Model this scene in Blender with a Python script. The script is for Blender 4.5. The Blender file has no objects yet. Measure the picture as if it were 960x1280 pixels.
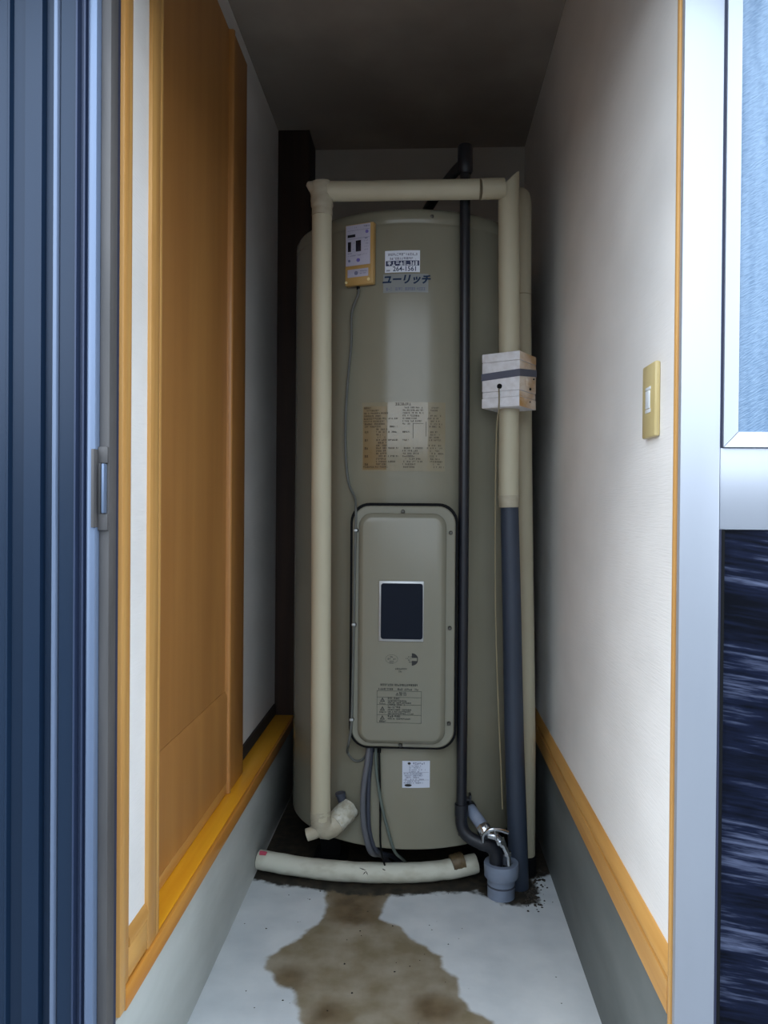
import bpy, bmesh, math, random
import numpy as np
from mathutils import Matrix, Vector
random.seed(7)
scene = bpy.context.scene
COL = scene.collection
sin, cos, pi = math.sin, math.cos, math.pi
rad = math.radians

# ------------------------------------------------------------------ camera
cam_d = bpy.data.cameras.new('camera'); cam = bpy.data.objects.new('camera', cam_d); COL.objects.link(cam)
cam_d.sensor_fit = 'AUTO'; cam_d.sensor_width = 36.0; cam_d.lens = 27.0
cam_d.clip_start = 0.02; cam_d.clip_end = 100
Rm = Matrix.Rotation(math.atan(49/960), 4, 'Z') @ Matrix.Rotation(pi/2-0.0073, 4, 'X') @ Matrix.Rotation(0.0077, 4, 'Z')
cam.matrix_world = Matrix.Translation((0, 0, 1.05)) @ Rm
scene.camera = cam

# ------------------------------------------------------------------ light
world = bpy.data.worlds.new('overcast_sky'); scene.world = world; world.use_nodes = True
wn = world.node_tree.nodes; wl = world.node_tree.links
bg = wn['Background']; bg.inputs[1].default_value = 1.22
tc = wn.new('ShaderNodeTexCoord'); sx = wn.new('ShaderNodeSeparateXYZ'); cr = wn.new('ShaderNodeValToRGB')
wl.new(tc.outputs['Generated'], sx.inputs[0]); wl.new(sx.outputs['Z'], cr.inputs[0]); wl.new(cr.outputs[0], bg.inputs[0])
cr.color_ramp.elements[0].position = 0.0; cr.color_ramp.elements[0].color = (0.83, 0.91, 1.0, 1)
cr.color_ramp.elements[1].position = 1.0; cr.color_ramp.elements[1].color = (0.66, 0.82, 1.0, 1)
sun_d = bpy.data.lights.new('hazy_sun', 'SUN'); sun = bpy.data.objects.new('hazy_sun', sun_d); COL.objects.link(sun)
sun_d.energy = 0.45; sun_d.angle = rad(26); sun_d.color = (1.0, 0.97, 0.93)
sdir = Vector((0.62, 0.35, -0.95)).normalized()          # travels into the passage, steeply down
sun.rotation_euler = sdir.to_track_quat('-Z', 'Y').to_euler(); sun.location = (-1, -2, 6)
vs = scene.view_settings
vs.view_transform = 'Standard'; vs.look = 'None'; vs.gamma = 1.0; vs.exposure = 1.5
try: vs.use_curve_mapping = False
except Exception: pass
scene.cycles.max_bounces = 12; scene.cycles.diffuse_bounces = 8
scene.cycles.use_denoising = True

# ------------------------------------------------------------------ materials
def lin(c):
    return tuple(((v/255)/12.92 if v/255 <= .04045 else (((v/255)+.055)/1.055)**2.4) for v in c)
def mat(name, c, rough=.6, metal=0., c2=None, nscale=(6, 6, 6), ndet=4, bump=None, bscale=None, bdist=.002, spec=.5, coat=0., rng=(.35, .65), rvar=0.):
    m = bpy.data.materials.new(name); m.use_nodes = True
    nt = m.node_tree; N, L = nt.nodes, nt.links
    b = N['Principled BSDF']; c = lin(c)
    b.inputs['Base Color'].default_value = (*c, 1); b.inputs['Roughness'].default_value = rough
    b.inputs['Metallic'].default_value = metal; b.inputs['Specular IOR Level'].default_value = spec
    b.inputs['Coat Weight'].default_value = coat; b.inputs['Coat Roughness'].default_value = .15
    if c2 is not None or bump:
        t = N.new('ShaderNodeTexCoord')
    if c2 is not None:
        mp = N.new('ShaderNodeMapping'); mp.inputs['Scale'].default_value = nscale
        no = N.new('ShaderNodeTexNoise'); no.inputs['Scale'].default_value = 1; no.inputs['Detail'].default_value = ndet
        r = N.new('ShaderNodeValToRGB'); r.color_ramp.elements[0].position = rng[0]; r.color_ramp.elements[1].position = rng[1]
        r.color_ramp.elements[0].color = (*c, 1); r.color_ramp.elements[1].color = (*lin(c2), 1)
        L.new(t.outputs['Object'], mp.inputs[0]); L.new(mp.outputs[0], no.inputs[0]); L.new(no.outputs[0], r.inputs[0])
        L.new(r.outputs[0], b.inputs['Base Color'])
        if rvar:
            mr = N.new('ShaderNodeMapRange'); mr.inputs['To Min'].default_value = rough; mr.inputs['To Max'].default_value = rough+rvar
            L.new(no.outputs[0], mr.inputs[0]); L.new(mr.outputs[0], b.inputs['Roughness'])
    if bump:
        mp2 = N.new('ShaderNodeMapping'); mp2.inputs['Scale'].default_value = bscale or (40, 40, 40)
        n2 = N.new('ShaderNodeTexNoise'); n2.inputs['Scale'].default_value = 1; n2.inputs['Detail'].default_value = 3
        bp = N.new('ShaderNodeBump'); bp.inputs['Strength'].default_value = bump; bp.inputs['Distance'].default_value = bdist
        L.new(t.outputs['Object'], mp2.inputs[0]); L.new(mp2.outputs[0], n2.inputs[0])
        L.new(n2.outputs[0], bp.inputs['Height']); L.new(bp.outputs[0], b.inputs['Normal'])
    return m

M = {}
M['wallpaper'] = mat('white_wallpaper', (242, 239, 235), .75, c2=(232, 229, 225), nscale=(3, 3, 5), bump=.55, bscale=(25, 25, 420), bdist=.0012)
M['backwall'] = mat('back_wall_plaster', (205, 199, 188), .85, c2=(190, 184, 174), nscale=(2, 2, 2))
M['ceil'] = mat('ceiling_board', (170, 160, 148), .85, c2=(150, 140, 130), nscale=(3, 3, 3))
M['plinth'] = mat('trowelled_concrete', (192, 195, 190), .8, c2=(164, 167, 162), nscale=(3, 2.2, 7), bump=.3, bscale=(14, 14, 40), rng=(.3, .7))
M['plinth_dark'] = mat('shaded_grey_concrete', (110, 114, 112), .8, c2=(86, 91, 89), nscale=(3, 2.2, 7), bump=.3, bscale=(14, 14, 40), rng=(.3, .7))  # same concrete as the left plinth, darkened for the right side's weaker light
M['wood'] = mat('yellow_pine_wood', (208, 158, 88), .5, c2=(190, 136, 70), nscale=(40, 40, 2.2), coat=.15, bump=.12, bscale=(150, 150, 6), bdist=.0006)
M['wood_h'] = mat('yellow_pine_rail', (212, 160, 88), .5, c2=(192, 138, 70), nscale=(40, 2.2, 40), coat=.15, bump=.12, bscale=(150, 6, 150), bdist=.0006)
M['rail'] = mat('orange_brown_rail', (210, 146, 62), .45, c2=(194, 126, 48), nscale=(40, 2.2, 40), coat=.2)
M['sill'] = mat('varnished_orange_sill', (246, 176, 38), .42, c2=(234, 158, 30), nscale=(40, 2.0, 40), coat=.35)
M['doorwood'] = mat('brown_door_veneer', (190, 134, 70), .5, c2=(176, 120, 60), nscale=(14, 14, 1.2), coat=.2)
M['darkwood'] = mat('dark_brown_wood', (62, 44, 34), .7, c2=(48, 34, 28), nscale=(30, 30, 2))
M['shadowgap'] = mat('dark_groove_strip', (42, 34, 30), .9)
M['navy'] = mat('navy_painted_steel', (26, 46, 70), .34, metal=.25, c2=(22, 41, 63), nscale=(6, 6, 1.0), bump=.05, bscale=(60, 60, 3), bdist=.0006)
M['bluealu'] = mat('pale_blue_anodised_aluminium', (118, 134, 160), .38, metal=.4, c2=(106, 122, 148), nscale=(20, 20, 1.2))
M['bluealu2'] = mat('highlight_steel_bead', (112, 126, 150), .36, metal=.35)  # paler steel that carries the rib's highlight in its colour
M['greyalu'] = mat('weathered_grey_aluminium', (98, 95, 94), .6, metal=.15, c2=(80, 78, 78), nscale=(24, 24, 3), bump=.2, bscale=(90, 90, 30))
M['darkgasket'] = mat('dark_violet_seal', (50, 54, 74), .55, spec=.3)
M['steelviolet'] = mat('slate_blue_steel', (52, 64, 90), .4, metal=.2)
M['whitealu'] = mat('white_silver_aluminium', (184, 189, 199), .36, metal=.55, c2=(177, 182, 192), nscale=(8, 8, 1.5))
M['rubber'] = mat('black_rubber', (16, 17, 19), .75, spec=.15)
M['tank'] = mat('greige_enamel', (131, 128, 112), .2, spec=.38, c2=(124, 121, 105), nscale=(4, 4, 3), bump=.04, bscale=(7, 7, 4), bdist=.004)
M['cover'] = mat('greige_cover_enamel', (128, 125, 110), .27, spec=.4, c2=(126, 125, 111), nscale=(5, 5, 3))
M['coverwin'] = mat('dark_navy_window', (15, 21, 34), .3, spec=.18)
M['silverframe'] = mat('silver_frame', (170, 172, 172), .35, metal=.6)
M['screw'] = mat('dull_steel_screw', (92, 90, 84), .45, metal=.8)
M['foam'] = mat('cream_insulation', (186, 180, 156), .5, c2=(176, 168, 144), nscale=(7, 7, 2.5), bump=.12, bscale=(22, 22, 6), bdist=.002, rvar=.1)
M['foamtape'] = mat('cream_vinyl_tape', (176, 168, 148), .5, c2=(158, 150, 130), nscale=(16, 16, 30), bump=.5, bscale=(20, 20, 70), bdist=.003)
M['joint'] = mat('dark_joint_line', (104, 92, 70), .8)
M['greypipe'] = mat('slate_grey_sleeve', (50, 59, 74), .5, c2=(43, 52, 67), nscale=(10, 10, 3), bump=.1, bscale=(20, 20, 5))
M['blackpipe'] = mat('black_drain_pipe', (26, 28, 35), .38)
M['pvc'] = mat('grey_pvc', (128, 138, 156), .45, c2=(112, 122, 140), nscale=(20, 20, 20))
M['pvcdark'] = mat('dark_slate_pvc', (58, 62, 74), .5)
M['chrome'] = mat('chrome_plating', (205, 208, 212), .16, metal=1.)
M['clear'] = mat('shiny_clear_tape', (200, 198, 184), .18, c2=(165, 160, 142), nscale=(60, 60, 60), bump=.9, bscale=(45, 45, 45), bdist=.004)
M['styro'] = mat('white_polystyrene', (226, 226, 230), .72, c2=(212, 210, 212), nscale=(60, 60, 60), bump=.25, bscale=(120, 120, 120))
M['styrostain'] = mat('brown_stained_polystyrene', (226, 214, 200), .75, c2=(188, 146, 92), nscale=(9, 9, 17), rng=(.42, .66), bump=.25, bscale=(120, 120, 120))
M['strap'] = mat('slate_grey_strap', (84, 88, 104), .45)
M['cable'] = mat('grey_cable_sheath', (88, 90, 96), .5)
M['leadgrey'] = mat('grey_lead_sheath', (92, 94, 90), .55, spec=.3)
M['cablegreen'] = mat('grey_green_cable_sheath', (88, 98, 92), .5)
M['cablepale'] = mat('pale_grey_cable_sheath', (150, 148, 144), .5)
M['cord'] = mat('beige_cord', (128, 118, 92), .7)
M['rcase'] = mat('yellowed_plastic', (186, 152, 96), .42, c2=(174, 138, 80), nscale=(12, 12, 9))
M['rface'] = mat('lilac_grey_faceplate', (176, 174, 192), .4)
M['rdark'] = mat('dark_display', (28, 28, 40), .25)
M['rbutton'] = mat('violet_button', (112, 104, 176), .5)
M['rgrey'] = mat('slate_button', (110, 112, 140), .5)
M['cream'] = mat('pale_cream_plastic', (226, 206, 150), .4)
M['switch'] = mat('beige_switch_plastic', (206, 188, 136), .35, c2=(200, 180, 126), nscale=(9, 9, 9))
M['rocker'] = mat('white_switch_rocker', (225, 230, 235), .3)
M['whitelabel'] = mat('white_label', (218, 224, 236), .35)
M['speclabel'] = mat('silver_white_label', (198, 204, 218), .35)
M['film'] = mat('clear_label_film', (138, 132, 112), .1, c2=(132, 122, 98), nscale=(7, 7, 5))
M['filmgrey'] = mat('grey_label_film', (140, 144, 144), .1)
M['inknavy'] = mat('navy_ink', (28, 40, 84), .4)
M['inkblue'] = mat('blue_ink', (20, 44, 74), .4, spec=.2)
M['inkblack'] = mat('black_ink', (26, 26, 24), .5)
M['inkbrown'] = mat('brown_faded_ink', (62, 48, 30), .5)
M['inkgrey'] = mat('grey_ink', (100, 104, 128), .5)
M['stainbrown'] = mat('rust_brown_tint', (118, 94, 58), .3, c2=(134, 120, 92), nscale=(8, 8, 5))
M['dirt'] = mat('dark_wet_dirt', (30, 27, 24), .9, c2=(50, 43, 34), nscale=(60, 60, 60))
M['offwhite'] = mat('dirty_offwhite_foam', (204, 202, 186), .75, c2=(176, 172, 152), nscale=(16, 30, 30), rng=(.45, .75), bump=.3, bscale=(40, 40, 40))
M['pink'] = mat('pink_paint_mark', (190, 70, 92), .6)
M['browntape'] = mat('brown_cloth_tape', (118, 98, 66), .5, c2=(80, 66, 46), nscale=(40, 40, 40))
M['facade'] = mat('grey_facade_siding', (176, 178, 180), .8, c2=(160, 162, 164), nscale=(3, 3, 3))
M['outside'] = mat('grey_yard_concrete', (128, 130, 132), .85, c2=(112, 114, 116), nscale=(2, 2, 2))

def glass_mats():
    # pale frosted pane with fine diagonal relief
    m = bpy.data.materials.new('frosted_figured_glass'); m.use_nodes = True
    N, L = m.node_tree.nodes, m.node_tree.links; b = N['Principled BSDF']
    t0 = N.new('ShaderNodeTexCoord'); t = N.new('ShaderNodeVectorRotate'); t.rotation_type = 'Y_AXIS'; t.inputs['Angle'].default_value = rad(32); L.new(t0.outputs['Object'], t.inputs[0])
    mp = N.new('ShaderNodeMapping'); mp.inputs['Scale'].default_value = (90, 1, 520)
    no = N.new('ShaderNodeTexNoise'); no.inputs['Scale'].default_value = 1; no.inputs['Detail'].default_value = 2
    L.new(t.outputs[0], mp.inputs[0]); L.new(mp.outputs[0], no.inputs[0])
    r = N.new('ShaderNodeValToRGB'); r.color_ramp.elements[0].position = .3; r.color_ramp.elements[1].position = .7
    r.color_ramp.elements[0].color = (*lin((84, 116, 148)), 1); r.color_ramp.elements[1].color = (*lin((148, 174, 202)), 1)
    mp3 = N.new('ShaderNodeMapping'); mp3.inputs['Scale'].default_value = (50, 1, 3)
    n3 = N.new('ShaderNodeTexNoise'); n3.inputs['Scale'].default_value = 1
    L.new(t0.outputs['Object'], mp3.inputs[0]); L.new(mp3.outputs[0], n3.inputs[0])
    ad = N.new('ShaderNodeMath'); ad.operation = 'ADD'; ml = N.new('ShaderNodeMath'); ml.operation = 'MULTIPLY'; ml.inputs[1].default_value = .5
    L.new(no.outputs[0], ad.inputs[0]); L.new(n3.outputs[0], ad.inputs[1]); L.new(ad.outputs[0], ml.inputs[0])
    L.new(ml.outputs[0], r.inputs[0]); L.new(r.outputs[0], b.inputs['Base Color'])
    b.inputs['Roughness'].default_value = .3; b.inputs['Transmission Weight'].default_value = .12
    bp = N.new('ShaderNodeBump'); bp.inputs['Strength'].default_value = .5; bp.inputs['Distance'].default_value = .002
    L.new(no.outputs[0], bp.inputs['Height']); L.new(bp.outputs[0], b.inputs['Normal'])
    M['frost'] = m
    # dark panel with silvery horizontal streaks in its colour
    m = bpy.data.materials.new('dark_streaked_panel'); m.use_nodes = True
    N, L = m.node_tree.nodes, m.node_tree.links; b = N['Principled BSDF']
    t0 = N.new('ShaderNodeTexCoord'); t = N.new('ShaderNodeVectorRotate'); t.rotation_type = 'Y_AXIS'; t.inputs['Angle'].default_value = rad(-9); L.new(t0.outputs['Object'], t.inputs[0])
    mp = N.new('ShaderNodeMapping'); mp.inputs['Scale'].default_value = (7, 1, 110)
    no = N.new('ShaderNodeTexNoise'); no.inputs['Scale'].default_value = 1; no.inputs['Detail'].default_value = 5; no.inputs['Roughness'].default_value = .65
    mp2 = N.new('ShaderNodeMapping'); mp2.inputs['Scale'].default_value = (2, 1, 14)
    n2 = N.new('ShaderNodeTexNoise'); n2.inputs['Scale'].default_value = 1; n2.inputs['Detail'].default_value = 3
    L.new(t.outputs[0], mp.inputs[0]); L.new(mp.outputs[0], no.inputs[0]); L.new(t.outputs[0], mp2.inputs[0]); L.new(mp2.outputs[0], n2.inputs[0])
    mu = N.new('ShaderNodeMath'); mu.operation = 'MULTIPLY'; L.new(no.outputs[0], mu.inputs[0]); L.new(n2.outputs[0], mu.inputs[1])
    r = N.new('ShaderNodeValToRGB'); e = r.color_ramp.elements
    e[0].position = .17; e[0].color = (*lin((6, 9, 18)), 1); e[1].position = .44; e[1].color = (*lin((104, 112, 138)), 1)
    x = e.new(.27); x.color = (*lin((20, 26, 46)), 1)
    L.new(mu.outputs[0], r.inputs[0]); L.new(r.outputs[0], b.inputs['Base Color'])
    b.inputs['Roughness'].default_value = .3; b.inputs['Specular IOR Level'].default_value = .12
    M['streak'] = m
    # floor: worn white paint, wet brown stain given by a signed distance stored on the mesh
    m = bpy.data.materials.new('white_painted_concrete_floor'); m.use_nodes = True
    N, L = m.node_tree.nodes, m.node_tree.links; b = N['Principled BSDF']
    t = N.new('ShaderNodeTexCoord')
    def noise(sc, det):
        n = N.new('ShaderNodeTexNoise'); n.inputs['Scale'].default_value = sc; n.inputs['Detail'].default_value = det
        L.new(t.outputs['Object'], n.inputs[0]); return n
    def ramp(src, p0, c0, p1, c1):
        r = N.new('ShaderNodeValToRGB'); r.color_ramp.elements[0].position = p0; r.color_ramp.elements[1].position = p1
        r.color_ramp.elements[0].color = (*lin(c0), 1); r.color_ramp.elements[1].color = (*lin(c1), 1); L.new(src, r.inputs[0]); return r
    def mix(f, a, bb):
        x = N.new('ShaderNodeMix'); x.data_type = 'RGBA'; L.new(f, x.inputs[0]); L.new(a, x.inputs[6]); L.new(bb, x.inputs[7]); return x.outputs[2]
    def sm(src, lo, hi):
        x = N.new('ShaderNodeMapRange'); x.interpolation_type = 'SMOOTHSTEP'; x.inputs[1].default_value = lo; x.inputs[2].default_value = hi
        L.new(src, x.inputs[0]); return x.outputs[0]
    white = ramp(noise(9, 5).outputs[0], .3, (190, 195, 198), .7, (210, 213, 214))
    brown = ramp(noise(13, 5).outputs[0], .35, (122, 110, 86), .66, (150, 140, 122))
    def dist(name, amp, sc):
        at = N.new('ShaderNodeAttribute'); at.attribute_name = name
        s = N.new('ShaderNodeMath'); s.operation = 'SUBTRACT'; L.new(noise(sc, 4).outputs[0], s.inputs[0]); s.inputs[1].default_value = .5
        k = N.new('ShaderNodeMath'); k.operation = 'MULTIPLY'; L.new(s.outputs[0], k.inputs[0]); k.inputs[1].default_value = amp
        a = N.new('ShaderNodeMath'); L.new(at.outputs['Fac'], a.inputs[0]); L.new(k.outputs[0], a.inputs[1]); return a.outputs[0]
    d1 = dist('stain', .03, 22)
    f1 = sm(d1, .007, -.007)
    rim = ramp(d1, .0, (112, 96, 72), .5, (140, 126, 100))
    deep = sm(dist('deep', .05, 18), .03, -.03)
    dk = ramp(noise(20, 4).outputs[0], .35, (92, 76, 54), .7, (118, 102, 78))
    fd = sm(dist('darkmask', .05, 40), .012, -.008)
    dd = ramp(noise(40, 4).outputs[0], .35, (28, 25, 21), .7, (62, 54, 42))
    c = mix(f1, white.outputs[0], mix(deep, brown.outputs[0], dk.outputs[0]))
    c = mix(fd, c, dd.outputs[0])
    sp = N.new('ShaderNodeTexVoronoi'); sp.inputs['Scale'].default_value = 26; L.new(t.outputs['Object'], sp.inputs[0])
    spk = sm(sp.outputs['Distance'], .07, .03)
    spn = sm(noise(5, 2).outputs[0], .56, .62)
    mm = N.new('ShaderNodeMath'); mm.operation = 'MULTIPLY'; L.new(spk, mm.inputs[0]); L.new(spn, mm.inputs[1])
    c = mix(mm.outputs[0], c, ramp(noise(50, 1).outputs[0], .3, (70, 66, 60), .7, (120, 116, 108)).outputs[0])
    L.new(c, b.inputs['Base Color'])
    rr = N.new('ShaderNodeMapRange'); rr.inputs['To Min'].default_value = .62; rr.inputs['To Max'].default_value = .5
    L.new(f1, rr.inputs[0]); L.new(rr.outputs[0], b.inputs['Roughness'])
    bp = N.new('ShaderNodeBump'); bp.inputs['Strength'].default_value = .25; bp.inputs['Distance'].default_value = .003
    L.new(noise(30, 4).outputs[0], bp.inputs['Height']); L.new(bp.outputs[0], b.inputs['Normal'])
    M['floor'] = m
glass_mats()

# ------------------------------------------------------------------ mesh helpers
class MB:
    def __init__(s): s.v = []; s.f = []; s.sm = []; s.mi = []
    def add(s, vs_, fs, smooth=False, mi=0):
        o = len(s.v); s.v += [tuple(p) for p in vs_]
        for f in fs: s.f.append([o+i for i in f]); s.sm.append(smooth); s.mi.append(mi)
    def box(s, x0, x1, y0, y1, z0, z1, bev=0., mi=0, mtx=None):
        bm = bmesh.new(); bmesh.ops.create_cube(bm, size=1)
        for v in bm.verts: v.co = Vector(((x0+x1)/2+v.co.x*(x1-x0), (y0+y1)/2+v.co.y*(y1-y0), (z0+z1)/2+v.co.z*(z1-z0)))
        if bev: bmesh.ops.bevel(bm, geom=bm.edges[:], offset=bev, segments=2, profile=.5, affect='EDGES')
        if mtx is not None: bmesh.ops.transform(bm, matrix=mtx, verts=bm.verts)
        bm.verts.index_update(); s.add([v.co for v in bm.verts], [[v.index for v in f.verts] for f in bm.faces], False, mi); bm.free(); return s
    def tube(s, pts, r, seg=16, caps=True, mi=0, wob=0.):
        pts = [Vector(p) for p in pts]; n = len(pts); rs = r if isinstance(r, (list, tuple)) else [r]*n
        tan = []
        for i in range(n):
            a = pts[max(i-1, 0)]; b = pts[min(i+1, n-1)]; tan.append((b-a).normalized())
        up = Vector((0, 0, 1)) if abs(tan[0].z) < .9 else Vector((1, 0, 0))
        u = tan[0].cross(up).normalized(); V = []; F = []
        for i in range(n):
            u = (u-tan[i]*u.dot(tan[i])).normalized(); w = tan[i].cross(u)
            for k in range(seg):
                a = 2*pi*k/seg; rr = rs[i]*(1+(random.uniform(-wob, wob) if wob else 0))
                V.append(pts[i]+(u*cos(a)+w*sin(a))*rr)
        for i in range(n-1):
            for k in range(seg):
                k2 = (k+1) % seg; F.append([i*seg+k, i*seg+k2, (i+1)*seg+k2, (i+1)*seg+k])
        s.add(V, F, True, mi)
        if caps:
            s.add(V[:seg], [list(range(seg))[::-1]], False, mi); s.add(V[-seg:], [list(range(seg))], False, mi)
        return s
    def lathe(s, prof, c, seg=48, mi=0, smooth=True):
        V = []; F = []
        for r, z in prof:
            for k in range(seg):
                a = 2*pi*k/seg; V.append((c[0]+r*cos(a), c[1]+r*sin(a), c[2]+z))
        for i in range(len(prof)-1):
            for k in range(seg):
                k2 = (k+1) % seg; F.append([i*seg+k, i*seg+k2, (i+1)*seg+k2, (i+1)*seg+k])
        s.add(V, F, smooth, mi); return s
    def prism(s, poly, y0, y1, mi=0):          # poly in (x,z), extruded along y
        n = len(poly); V = [(x, y0, z) for x, z in poly]+[(x, y1, z) for x, z in poly]
        F = [list(range(n)), list(range(n, 2*n))[::-1]]+[[i, i+n, (i+1) % n+n, (i+1) % n] for i in range(n)]
        s.add(V, F, False, mi); return s
    def vprism(s, poly, z0, z1, mi=0):         # poly in (x,y), extruded along z
        n = len(poly); V = [(x, y, z0) for x, y in poly]+[(x, y, z1) for x, y in poly]
        F = [list(range(n))[::-1], list(range(n, 2*n))]+[[i, (i+1) % n, (i+1) % n+n, i+n] for i in range(n)]
        s.add(V, F, False, mi); return s
    def lprism(s, poly, y0, y1): return s.prism(poly, y0, y1)
    def build(s, name, m, parent=None, fix=True, bev=0):
        me = bpy.data.meshes.new(name); org = Vector((0, 0, 0)); p = parent
        while p is not None: org += p.location; p = p.parent
        me.from_pydata([tuple(Vector(v)-org) for v in s.v], [], s.f)
        for mm in (m if isinstance(m, (list, tuple)) else [m]): me.materials.append(mm)
        me.polygons.foreach_set('use_smooth', s.sm); me.polygons.foreach_set('material_index', s.mi)
        if fix:
            bm = bmesh.new(); bm.from_mesh(me); bmesh.ops.remove_doubles(bm, verts=bm.verts, dist=1e-6)
            bmesh.ops.recalc_face_normals(bm, faces=bm.faces); bm.to_mesh(me); bm.free()
        if fix: me.set_sharp_from_angle(angle=rad(42))
        o = bpy.data.objects.new(name, me); COL.objects.link(o)
        if parent is not None: o.parent = parent
        return o
def rrect(hw, z0, z1, r, cx=0., n=8):
    p = []
    for ox, oz, a0 in ((cx+hw-r, z1-r, 0), (cx-hw+r, z1-r, 90), (cx-hw+r, z0+r, 180), (cx+hw-r, z0+r, 270)):
        for i in range(n+1): a = rad(a0+90*i/n); p.append((ox+r*cos(a), oz+r*sin(a)))
    return p
def tag(o, label=None, cat=None, group=None, kind=None):
    if label: o['label'] = label
    if cat: o['category'] = cat
    if group: o['group'] = group
    if kind: o['kind'] = kind
    return o
def thing(name, loc, label, cat):
    o = bpy.data.objects.new(name, None); COL.objects.link(o); o.location = loc; o.empty_display_size = .05
    return tag(o, label, cat)
def struct(name, mb, m, parent=None, label=None, cat=None):
    o = mb.build(name, m, parent)
    if parent is None: tag(o, label, cat, kind='structure')
    return o
def spline(pts, n=8):                          # Catmull-Rom through the points
    P = [Vector(p) for p in pts]; P = [P[0]*2-P[1]]+P+[P[-1]*2-P[-2]]; out = []
    for i in range(1, len(P)-2):
        for k in range(n):
            t = k/n; a, b, c, d = P[i-1:i+3]
            out.append(.5*((2*b)+(c-a)*t+(2*a-5*b+4*c-d)*t*t+(3*b-a-3*c+d)*t**3))
    out.append(P[-2]); return out
FONT_CACHE = {}
def text_polys(body, size, sx=1., shear=0., align='CENTER', bold=0.):
    cu = bpy.data.curves.new('text_source', 'FONT'); cu.body = body; cu.size = size; cu.align_x = align; cu.align_y = 'CENTER'
    cu.shear = shear; cu.resolution_u = 3; cu.offset = bold
    o = bpy.data.objects.new('text_source', cu); COL.objects.link(o)
    dg = bpy.context.evaluated_depsgraph_get(); me = bpy.data.meshes.new_from_object(o.evaluated_get(dg))
    V = [(v.co.x*sx, v.co.y) for v in me.vertices]; F = [list(p.vertices) for p in me.polygons]
    bpy.data.objects.remove(o); bpy.data.curves.remove(cu); bpy.data.meshes.remove(me); return V, F
def put_text(mb, body, u, v, size, mp, sx=1., shear=0., align='CENTER', mi=0, bold=0.):
    V, F = text_polys(body, size, sx, shear, align, bold); mb.add([mp(u+x, v+y) for x, y in V], F, False, mi)
def bar(mb, u0, u1, v0, v1, mp, mi=0):
    n = max(1, int((u1-u0)/.012)); V = []; F = []
    for i in range(n+1): u = u0+(u1-u0)*i/n; V += [mp(u, v0), mp(u, v1)]
    for i in range(n): F.append([2*i, 2*i+2, 2*i+3, 2*i+1])
    mb.add(V, F, False, mi)
def scribble(mb, u0, u1, v, h, mp, seed=0, fill=.8, mi=0):   # one row of illegibly small print: strokes of uneven width
    rnd = random.Random(seed); u = u0
    while u < u1:
        w = h*rnd.uniform(.35, .95)
        if rnd.random() < fill:
            t = h*.22
            for vv in (v+h*.36, v-h*.05, v-h*.45):
                if rnd.random() < .75: bar(mb, u, min(u+w, u1), vv-t/2, vv+t/2, mp, mi)
            if rnd.random() < .8: bar(mb, u+w*.4, u+w*.4+t, v-h*.5, v+h*.5, mp, mi)
        u += w+h*.18

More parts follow.
